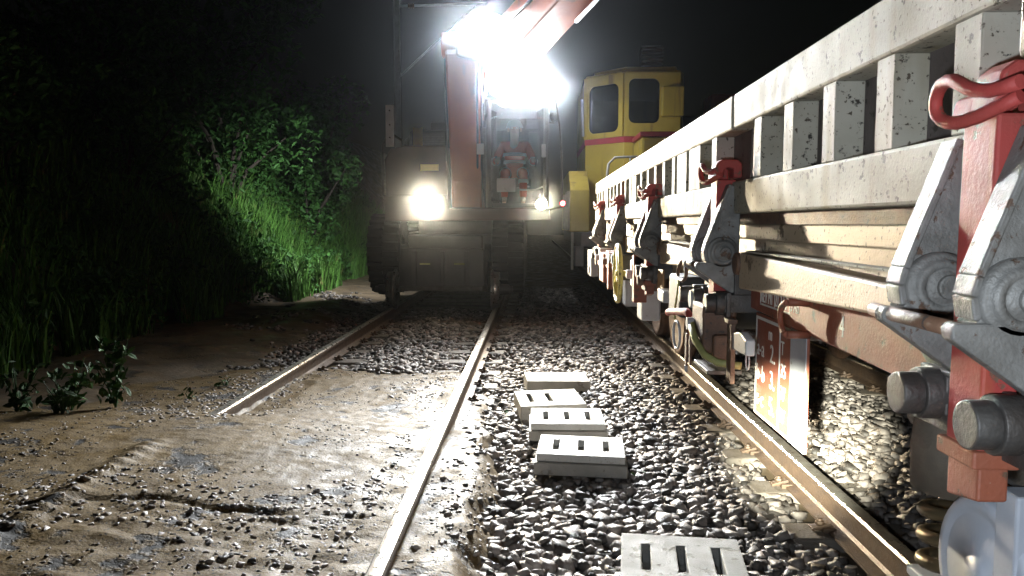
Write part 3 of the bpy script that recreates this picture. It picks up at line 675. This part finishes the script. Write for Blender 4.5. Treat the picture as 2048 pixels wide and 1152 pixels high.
lamp(.105,11.20,1.66,(.5,0,1.2),560,.08,lens_y,YC,80,'headlight')
lamp(-2.16,13.7,2.78,(-4.7,16.0,.8),1250,.07,lens_w,WC,105)
lamp(.32,12.6,3.05,(1.5,14.2,2.4),75,.07,lens_w,WC,130)  # added side lamp, only there to brighten the locomotive and far wagon end
MB().beam((-2.16,13.75,2.70),(-1.9,13.75,2.70),.04,.04).build('lamp_bracket', steel, ex)
MB().beam((.32,12.62,2.97),(.10,12.62,2.97),.03,.03).build('lamp_bracket', steel, ex)
lamp(.40,11.10,1.67,(.35,4,1.2),0,.034,lens_r,None,0,'marker_light')
MB().beam((.20,11.30,1.58),(.40,11.18,1.62),.03,.03).build('marker_bracket', steel, ex)

# ------------------------------------------------------------ operator sitting in the cab
def skin_mesh(name, verts, edges, radii, m, parent=None, root=0, sub=2):
    me = bpy.data.meshes.new(name); me.from_pydata(verts, edges, []); o = place(name, me, m, (0,0,0)) if parent is None else None
    if o is None:
        o = bpy.data.objects.new(name, me); C.objects.link(o); me.materials.append(m); WL[o.name] = Vector(); o.parent = parent; o.location = -WL[parent.name]
    mod = o.modifiers.new('skin', 'SKIN')
    for i, r in enumerate(radii): me.skin_vertices[0].data[i].radius = (r, r) if not isinstance(r, tuple) else r; me.skin_vertices[0].data[i].use_root = (i == root)
    s = o.modifiers.new('sub', 'SUBSURF'); s.levels = s.render_levels = sub; mod.use_smooth_shade = True
    return o
px_, py_, pz = -.30, 12.28, 2.13
J = dict(pelvis=(0,0,0), waist=(0,.02,.16), chest=(0,.03,.36), neck=(0,.0,.52), head0=(0,-.03,.60), head1=(0,-.035,.70), head2=(0,-.02,.79),
 shL=(-.19,.02,.46), elL=(-.29,-.06,.20), wrL=(-.27,-.28,.20), haL=(-.26,-.36,.20), shR=(.19,.02,.46), elR=(.29,-.06,.20), wrR=(.29,-.28,.20), haR=(.30,-.36,.20),
 hipL=(-.10,-.03,-.02), knL=(-.14,-.44,.02), anL=(-.14,-.50,-.38), toL=(-.14,-.66,-.43), hipR=(.10,-.03,-.02), knR=(.14,-.44,.02), anR=(.14,-.50,-.38), toR=(.14,-.66,-.43))
def P(n): a = J[n]; return (px_+a[0], py_+a[1], pz+a[2])
person = bpy.data.objects
vs = {n: i for i, n in enumerate(J)}
ed = [('pelvis','waist'),('waist','chest'),('chest','neck'),('neck','head0'),('head0','head1'),('head1','head2')]
for s in 'LR': ed += [('chest','sh'+s),('sh'+s,'el'+s),('el'+s,'wr'+s),('wr'+s,'ha'+s),('pelvis','hip'+s),('hip'+s,'kn'+s),('kn'+s,'an'+s),('an'+s,'to'+s)]
rad = dict(pelvis=.13,waist=.12,chest=.135,neck=.055,head0=.075,head1=.098,head2=.07)
for s in 'LR': rad.update({'sh'+s:.06,'el'+s:.045,'wr'+s:.03,'ha'+s:.032,'hip'+s:.085,'kn'+s:.06,'an'+s:.042,'to'+s:.035})
verts = [P(n) for n in J]; edges = [(vs[a], vs[b]) for a, b in ed]; radii = [rad[n] for n in J]
for s, sg in (('L',-1),('R',1)):                    # fingers and thumb closed round the joysticks
    hx, hy, hz = P('ha'+s)
    for k in range(4):
        b = len(verts); z = hz+.03-.02*k
        verts += [(hx-sg*.0, hy-.035, z), (hx-sg*.025, hy-.065+.004*k, z), (hx-sg*.05, hy-.045, z)]; radii += [.009,.009,.008]
        edges += [(vs['ha'+s], b), (b, b+1), (b+1, b+2)]
    b = len(verts); verts += [(hx-sg*.03, hy+.01, hz+.04), (hx-sg*.055, hy-.03, hz+.045)]; radii += [.011,.009]; edges += [(vs['ha'+s], b), (b, b+1)]
nose = len(verts); h1 = P('head1'); verts += [(h1[0], h1[1]-.105, h1[2]-.015)]; radii += [.014]; edges += [(vs['head1'], nose)]
skin_c = mat('skin', (.50,.30,.22), (.45,.27,.2), 8, .5)
man = skin_mesh('person', verts, edges, radii, skin_c)
tag(man, 'person in orange high-visibility work clothes with white bands seated in the excavator cab', 'person')
def part_of(names, extra, name, m):
    ix = {n: i for i, n in enumerate(names)}; e = [(ix[a], ix[b]) for a, b in ed if a in ix and b in ix]
    return skin_mesh(name, [P(n) for n in names], e, [rad[n]+extra for n in names], m, man)
hivis = mat('high_vis_orange', (.75,.10,.035), (.65,.08,.03), 10, .6); band = mat('reflective_band', (.85,.86,.86), (.8,.8,.82), 10, .35)
part_of(['pelvis','waist','chest','shL','elL','wrL','shR','elR','wrR'], .014, 'jacket', hivis)
part_of(['pelvis','hipL','knL','anL','hipR','knR','anR'], .012, 'trousers', hivis)
MB().lathe((h1[0],h1[1]+.01,h1[2]+.02), (0,0,1), [(.135,0),(.125,.01),(.118,.05),(.09,.10),(.04,.125),(.0001,.13)], 24).build('helmet', palegrey, man)
for z, rr in ((.20,.165),(.31,.178)): MB().lathe((px_,py_+.02,pz+z), (0,0,1), [(rr,-.025),(rr+.006,-.02),(rr+.006,.02),(rr,.025)], 28).build('reflective_band', band, man)
for s in 'LR':
    for a, b, t, rr in (('el'+s,'wr'+s,.45,.062),('kn'+s,'an'+s,.35,.073),('hip'+s,'kn'+s,.75,.083)):
        A, B = Vector(P(a)), Vector(P(b)); p = A.lerp(B, t)
        MB().lathe(p, B-A, [(rr,-.028),(rr+.005,-.022),(rr+.005,.022),(rr,.028)], 20).build('reflective_band', band, man)
for sg in (-1, 1):
    MB().lathe((h1[0]+sg*.035,h1[1]-.086,h1[2]+.005), (0,-1,0), [(.014,0),(.012,.008),(.0001,.012)], 12).build('eye', white, man)
    MB().lathe((h1[0]+sg*.10,h1[1]+.01,h1[2]-.01), (sg,0,0), [(.03,-.02),(.03,.005),(.015,.01),(.0001,.008)], 12).build('ear', skin_c, man)
MB().box(h1[0]-.028,h1[0]+.028,h1[1]-.100,h1[1]-.085,h1[2]-.062,h1[2]-.052).build('mouth', mat('lips', (.35,.14,.12), (.3,.12,.1), 8, .5), man, .003)

# ------------------------------------------------------------ yellow works locomotive behind the wagon
lo = thing('work_locomotive', (2.13, 16.5, RT), 'yellow works locomotive with rounded cab windows and a red stripe behind the wagon', 'locomotive')
def rrect(u0, u1, v0, v1, r, n=5):
    out = []
    for cx, cz, a0 in ((u1-r,v1-r,0),(u0+r,v1-r,90),(u0+r,v0+r,180),(u1-r,v0+r,270)):
        for i in range(n+1): a = R(a0+90*i/n); out.append((cx+r*math.cos(a), cz+r*math.sin(a)))
    return out
def panel_with_hole(o, ax, up, w, h, hole, thick, m, name, par):  # flat wall panel with one rounded opening, local (u,v)
    outer = [(w,h),(0,h),(0,0),(w,0)]; n = len(hole); q = n//4; mb = MB(); o = Vector(o); ax = Vector(ax).normalized(); nrm = ax.cross(Vector(up))
    pts = [o+ax*u+Vector(up)*v for u, v in hole] + [o+ax*u+Vector(up)*v for u, v in outer]
    fs = []
    for i in range(n):
        j = (i+1) % n; c = i//q
        if (i+1) % q: fs.append((i, j, n+c))
        else: fs += [(i, j, n+(c+1)%4, n+c)]
    k = len(pts); mb.add(pts, fs); mb.add([p+nrm*thick for p in pts], [tuple(reversed(f)) for f in fs])
    allp = pts+[p+nrm*thick for p in pts]
    mb.add(allp, [(i,(i+1)%n,k+(i+1)%n,k+i) for i in range(n)]+[(n+i,n+(i+1)%4,k+n+(i+1)%4,k+n+i) for i in range(4)])
    return mb.build(name, m, par)
def rubber(o, ax, up, hole, m, name, par, r=.025):
    o = Vector(o); ax = Vector(ax).normalized()
    return MB().tube([o+ax*u+Vector(up)*v for u, v in hole], r, 8, True).build(name, m, par)
def pane(o, ax, up, hole, m, name, par, d=.02):
    o = Vector(o); ax = Vector(ax).normalized(); nrm = ax.cross(Vector(up)); n = len(hole)
    a = [o+ax*u+Vector(up)*v+nrm*d for u, v in hole]; b = [p+nrm*.006 for p in a]
    return MB().add(a+b, [tuple(range(n)), tuple(range(2*n-1,n-1,-1))]+[(i,(i+1)%n,n+(i+1)%n,n+i) for i in range(n)]).build(name, m, par)
lg = glass('loco_glass', (.35,.38,.40))
pale_y = yellowp
A, B, D, E_ = Vector((.93,14.55,0)), Vector((1.56,13.95,0)), Vector((2.52,13.95,0)), Vector((2.62,14.2,0))
zb, zt = 2.90, 3.98
for nm, (a, b) in dict(corner_wall=(A,B), end_wall=(B,D), corner_wall2=(D,E_)).items():
    if nm == 'corner_wall2': MB().prism([(D.x,D.y),(E_.x,E_.y),(E_.x-.05,E_.y+.02),(D.x-.04,D.y+.05)], 'z', zb, zt).build('corner_wall', yellowp, lo); continue
    w = (b-a).length; h = zt-zb; ax = b-a
    hole = rrect(.11, w-.09, .09, h-.16, .12) if nm != 'end_wall' else rrect(.07, .60, .22, h-.10, .11)
    hole = [hole[-1]]+hole[:-1]; hole = hole[1:]+hole[:1]
    o = (a.x, a.y, zb)
    wl = panel_with_hole(o, ax, (0,0,1), w, h, hole, .05, yellowp, nm.replace('2',''), lo)
    rubber(o, ax, (0,0,1), hole, black, 'window_seal', wl); pane(o, ax, (0,0,1), hole, lg, 'window_pane', wl)
MB().prism([(A.x,A.y),(B.x,B.y),(D.x,D.y),(E_.x,E_.y),(2.62,17.2),(.93,17.2)], 'z', 3.982, 4.03).prism([(A.x+.16,A.y+.12),(B.x+.03,B.y+.16),(D.x-.03,D.y+.16),(E_.x-.16,E_.y+.12),(2.5,17.0),(1.11,17.0)], 'z', 4.03, 4.12).build('cab_roof', yellowp, lo, .04)
MB().prism([(A.x,A.y+.0),(A.x+.06,A.y+.03),(.99,17.15),(.93,17.15)], 'z', 2.905, 3.98).box(2.56,2.62,14.3,17.15,2.9,3.98).box(.99,2.56,17.10,17.15,2.9,3.98).build('cab_wall', yellowp, lo)
MB().prism([(A.x-.012,A.y),(B.x,B.y-.014),(D.x,D.y-.014),(E_.x+.012,E_.y),(2.63,17.2),(.92,17.2)], 'z', 2.80, 2.899).build('red_stripe', mat('stripe_red', (.42,.04,.06), (.35,.04,.05), 6, .45), lo)
MB().prism([(A.x-.002,A.y),(B.x,B.y-.002),(D.x,D.y),(E_.x,E_.y),(2.62,17.2),(.93,17.2)], 'z', 1.25, 2.798).build('cab_body', yellowp, lo, .01)
MB().box(1.72,2.60,12.9,13.93,1.25,2.78).build('nose_hood', yellowp, lo, .05)
MB().box(1.70,2.62,12.88,13.93,2.783,2.86).build('hood_stripe', MATS['stripe_red'], lo, .01)
MB().box(2.18,2.55,13.72,13.945,3.22,3.72).build('filter_box', yellowp, lo, .02)
MB().prism([(13.3,1.25),(13.3,1.95),(13.9,2.30),(17,2.30),(17,1.25)], 'x', .60, .925).build('side_walkway', yellowp, lo, .02)
for k in range(7): MB().box(.585,.599,13.5+.48*k,13.52+.48*k,1.27,1.95).build('panel_seam', steel, lo)
MB().box(.75,3.5,12.7,20,1.02,1.245).build('underframe', palegrey, lo, .01)
MB().box(.66,.80,12.75,13.1,.70,1.02).build('step', palegrey, lo, .01)
MB().box(.62,.66,13.2,13.3,.62,1.24).build('step_upright', white, lo, .005)
MB().tube([(1.15,12.9,1.25),(1.15,12.9,1.9),(1.20,12.9,2.35),(1.30,12.9,2.45),(1.5,12.9,2.46),(2.3,12.9,2.46)], .02, 8).build('handrail', white, lo)
MB().tube([(1.55,12.9,1.25),(1.55,12.9,2.46)], .016, 8).build('handrail_post', white, lo)
for y in (14.2, 16.9):
    for x, s in ((1.385,1),(2.89,-1)): MB().lathe((x-s*.06,y,RT+.43), (s,0,0), [(.0001,.0),(.1,0),(.36,.03),(.40,0),(.43,0),(.43,.08),(.46,.10),(.46,.125),(.0001,.125)], 32).build('wheel', steel, lo)
xs_ = MB().box(2.02,2.40,15.2,15.6,4.12,4.72).build('exhaust_stack', exgrey, lo, .01)
for k in range(8): MB().obox((2.21,15.185,4.18+.07*k), .40, .04, .018, (.5,.06,0)).build('louvre', palegrey, xs_)
MB().tube([(.88,14.4,2.95),(.85,14.4,3.6)], .02, 8).build('mirror_arm', palegrey, lo)

# dark works vehicle farther back
dm = thing('work_vehicle', (4.2, 22, RT), 'dark works vehicle with an orange roof box far behind the locomotive', 'rail vehicle')
MB().box(2.6,5.6,21,27,1.2,4.2).build('body', exgrey, dm, .08); MB().box(4.6,5.4,20.98,22,4.22,4.75).build('roof_box', exred, dm, .05)
MB().box(2.9,4.3,20.97,20.995,2.8,3.9).build('window', lg, dm); MB().box(2.7,5.5,21.2,26.5,.6,1.19).build('underframe', steel, dm)
for y in (22, 25.5): MB().cyl((2.9,y,.62),(5.3,y,.62), .45, n=24).build('wheelset', steel, dm)

# ------------------------------------------------------------ catenary mast
cm = thing('catenary_mast', (-3.76, 22, 0), 'grey steel catenary mast with bracket arm rising behind the excavator', 'catenary mast')
for x in (-3.83,-3.69): MB().box(x-.012,x+.012,21.93,22.07,-.05,8.2).build('mast_flange', palegrey, cm)
MB().box(-3.818,-3.702,21.99,22.01,-.05,8.2).build('mast_web', palegrey, cm)
MB().cyl((-3.7,22,7.3),(-1.3,22,7.35), .03, n=8).build('bracket_arm', palegrey, cm); MB().cyl((-3.7,22,5.4),(-1.6,22,7.3), .025, n=8).build('bracket_strut', palegrey, cm)
MB().lathe((-3.45,22,7.3),(1,0,0),[(.03,0),(.07,.03),(.03,.06),(.07,.09),(.03,.12),(.07,.15),(.03,.18)],12).build('insulator', rust, cm)
MB().box(-4.0,-3.5,21.7,22.3,-.3,.15).build('foundation', concrete, cm, .02)

# ------------------------------------------------------------ vegetation
def blades(name, pts, hmin, hmax, w, m):
    n = len(pts); P0 = np.array(pts); h = rng.uniform(hmin, hmax, n); az = rng.uniform(0, 2*math.pi, n); ln = rng.uniform(.15, .55, n)*h
    sd = np.stack([np.cos(az+1.57), np.sin(az+1.57), np.zeros(n)], 1)*(w*rng.uniform(.6,1.4,n))[:,None]; dr = np.stack([np.cos(az), np.sin(az), np.zeros(n)], 1)
    up = np.array([0,0,1.])
    mid = P0 + up*(h*.6)[:,None] + dr*(ln*.35)[:,None]; tip = P0 + up*(h*.92)[:,None] + dr*ln[:,None]
    V = np.stack([P0-sd, P0+sd, mid-sd*.8, mid+sd*.8, tip], 1).reshape(-1,3); b = (np.arange(n)*5)[:,None]
    me = bpy.data.meshes.new(name)
    F = [tuple(f) for f in np.concatenate([b+[0,1,3], b+[0,3,2], b+[2,3,4]], 0).tolist()]
    me.from_pydata(V.tolist(), [], F); o = place(name, me, m, (0,0,0)); o['kind'] = 'stuff'; return o
pts = []
while len(pts) < 42000:
    y = rng.uniform(6, 26); e = bank_edge(y); x = e + .35 - abs(rng.normal(0, 1.6))
    if y < 10 and rng.random() < .5: continue
    if x > e-.15 and fbm(x, y, .8, 3, 12) > -.05: continue
    pts.append((x, y, ground_z(x, y)-.02))
cov = []
while len(cov) < 9000:
    y = rng.uniform(7, 25); e = bank_edge(y); x = e + .3 - abs(rng.normal(0, 1.7))
    if fbm(x, y, 1.1, 3, 55) > .0: cov.append((x, y, ground_z(x, y)+rng.uniform(.05, .75)))
g = blades('grass', pts, .22, .85, .011, grass_m); g['label'] = 'tall green grass covering the bank beside the track'
def leaf_mesh(name, centres, size, m, per=1):
    V = []; F = []
    for c in centres:
        s = size*rng.uniform(.6,1.3); M_ = np.array(Euler((rng.uniform(-1,1), rng.uniform(-1,1), rng.uniform(0,6.28))).to_matrix())
        q = np.array([(-.5,0,0),(-.15,.28,.04),(.25,.22,.05),(.6,0,-.08),(.25,-.22,.05),(-.15,-.28,.04)])*s @ M_.T + c
        b = len(V); V += q.tolist(); F += [(b,b+1,b+2,b+3),(b,b+3,b+4,b+5)]
    me = bpy.data.meshes.new(name); me.from_pydata(V, [], F); me.materials.append(m); return me
gc = place('ground_cover', leaf_mesh('ground_cover', cov, .10, leaf_m), None, (0,0,0)); gc['kind'] = 'stuff'; gc['label'] = 'low broad-leaved growth among the grass on the bank'
def bush_proto(r, h, nl, size):
    lobes = [(Vector((rng.normal(0,.5)*r, rng.normal(0,.5)*r, h*rng.uniform(.25,.95))), r*rng.uniform(.3,.6)) for _ in range(11)]
    cs = []
    for _ in range(nl):
        c, rr = lobes[rng.integers(len(lobes))]; d = Vector(rng.normal(0,1,3)).normalized(); cs.append(np.array(c + d*rr*rng.uniform(.5,1.08)**.6))
    stems = MB()
    for c, rr in lobes: stems.tube([(0,0,-.1),(c.x*.3,c.y*.3,c.z*.5),tuple(c)], [.05*r,.03*r,.012*r], 6)
    return leaf_mesh('foliage', cs, size, leaf_m), stems
protos = []
for r, h, nl, s in ((1.0,1.9,2600,.12),(1.2,2.6,3200,.13),(.8,1.5,1800,.11)):
    fm, stm = bush_proto(r, h, nl, s); sm_ = bpy.data.meshes.new('stems'); sm_.from_pydata(stm.v, [], stm.f); sm_.materials.append(bark); protos.append((fm, sm_))
spots = [(-6.2,12.0,0,1.0,'rounded leafy shrub on the grass bank beside the excavator'),(-5.9,15.2,1,1.0,'tall leafy shrub on the bank behind the excavator tank'),
 (-7.4,13.6,1,1.2,'broad tall shrub high on the bank above the rounded shrub'),(-6.6,9.6,2,1.1,'low dark shrub on the unlit end of the bank'),(-8.2,10.8,1,1.3,'big dark shrub on top of the unlit bank'),
 (-5.3,18.5,0,1.1,'shrub on the bank beside the catenary mast foot'),(-7.2,17.5,1,1.4,'tallest shrub on the bank top near the catenary mast'),(-6.0,21.5,1,1.3,'shrub on the bank beyond the catenary mast')]
for x, y, k, s, lab in spots:
    t = thing('bush', (x, y, ground_z(x,y)-.05), lab, 'shrub', 'shrubs on the bank')
    for nm, me in zip(('foliage','stems'), protos[k]):
        o = bpy.data.objects.new(nm, me); C.objects.link(o); o.parent = t
    t.rotation_euler = (0,0,rng.uniform(0,6)); t.scale = (s,)*3
# broad-leaved weeds on the mud
def weed(x, y, h, nst, lab, spread=.16, size=.075, grp='weeds growing in the mud'):
    z = max(ground_z(x,y), mud_z(x,y) if (-4.7 < x < -.1 and 1.2 < y < 9) else -1)-.01
    t = thing('weed', (x,y,z), lab, 'weed', grp); st_ = MB(); cs = []
    for k in range(nst):
        a = rng.uniform(0,6.28); hh = h*rng.uniform(.55,1.0); tx, ty = spread*rng.uniform(.3,1)*math.cos(a), spread*rng.uniform(.3,1)*math.sin(a)
        P_ = [(0,0,0),(tx*.4,ty*.4,hh*.5),(tx,ty,hh)]; st_.tube(P_, [.005,.004,.002], 5)
        for q in range(max(3, int(hh/.035))):
            f = rng.uniform(.15,1.02); b_ = Vector(P_[0]).lerp(Vector(P_[2]), f); cs.append(np.array(b_)+rng.normal(0,.035,3)*(1,1,.5))
    for nm, me in (('leaves', leaf_mesh('leaves', cs, size, leaf_m)),):
        o = bpy.data.objects.new(nm, me); C.objects.link(o); o.parent = t
    sm2 = bpy.data.meshes.new('stems'); sm2.from_pydata(st_.v, [], st_.f); sm2.materials.append(leaf_m); o = bpy.data.objects.new('stems', sm2); C.objects.link(o); o.parent = t
weed(-2.86,5.25,.52,9,'tallest broad-leaved weed standing on the mud left of the buried rail')
weed(-3.20,5.30,.40,9,'bushy weed beside the tallest weed on the mud', .2)
weed(-3.05,4.95,.26,8,'short weed in front of the tallest weed', .2)
weed(-3.55,5.25,.34,9,'spreading dark weed at the outer end of the weed patch', .22)
weed(-3.45,4.45,.20,8,'low leafy weed on its own before the weed patch', .2)
weed(-2.52,6.3,.10,5,'small sprig just outside the rail where it leaves the mud', .10, .05)
weed(-2.58,5.75,.07,4,'tiny seedling between the rail and the tall weed', .06, .045)
weed(.60,4.30,.07,6,'little green weed at the corner of the three-slot lid', .07, .04)
weed(-.20,5.75,.06,5,'little green weed beside the cover with worn slots', .07, .04)

# ------------------------------------------------------------ damp night air, also standing in for bloom round the lamps
hz = MB().box(-50, 50, -20, 108, -2.2, 18).build('haze', None); hz['kind'] = 'stuff'; hz['label'] = 'damp hazy night air that also imitates bloom round the lamps'
m = bpy.data.materials.new('haze'); m.use_nodes = True; nt = m.node_tree; nt.nodes.remove(nt.nodes['Principled BSDF'])
v = nt.nodes.new('ShaderNodeVolumePrincipled'); v.inputs['Color'].default_value = (.86,.92,1,1); v.inputs['Density'].default_value = .0011; v.inputs['Anisotropy'].default_value = .985
nt.links.new(v.outputs[0], nt.nodes['Material Output'].inputs['Volume']); hz.data.materials.append(m)
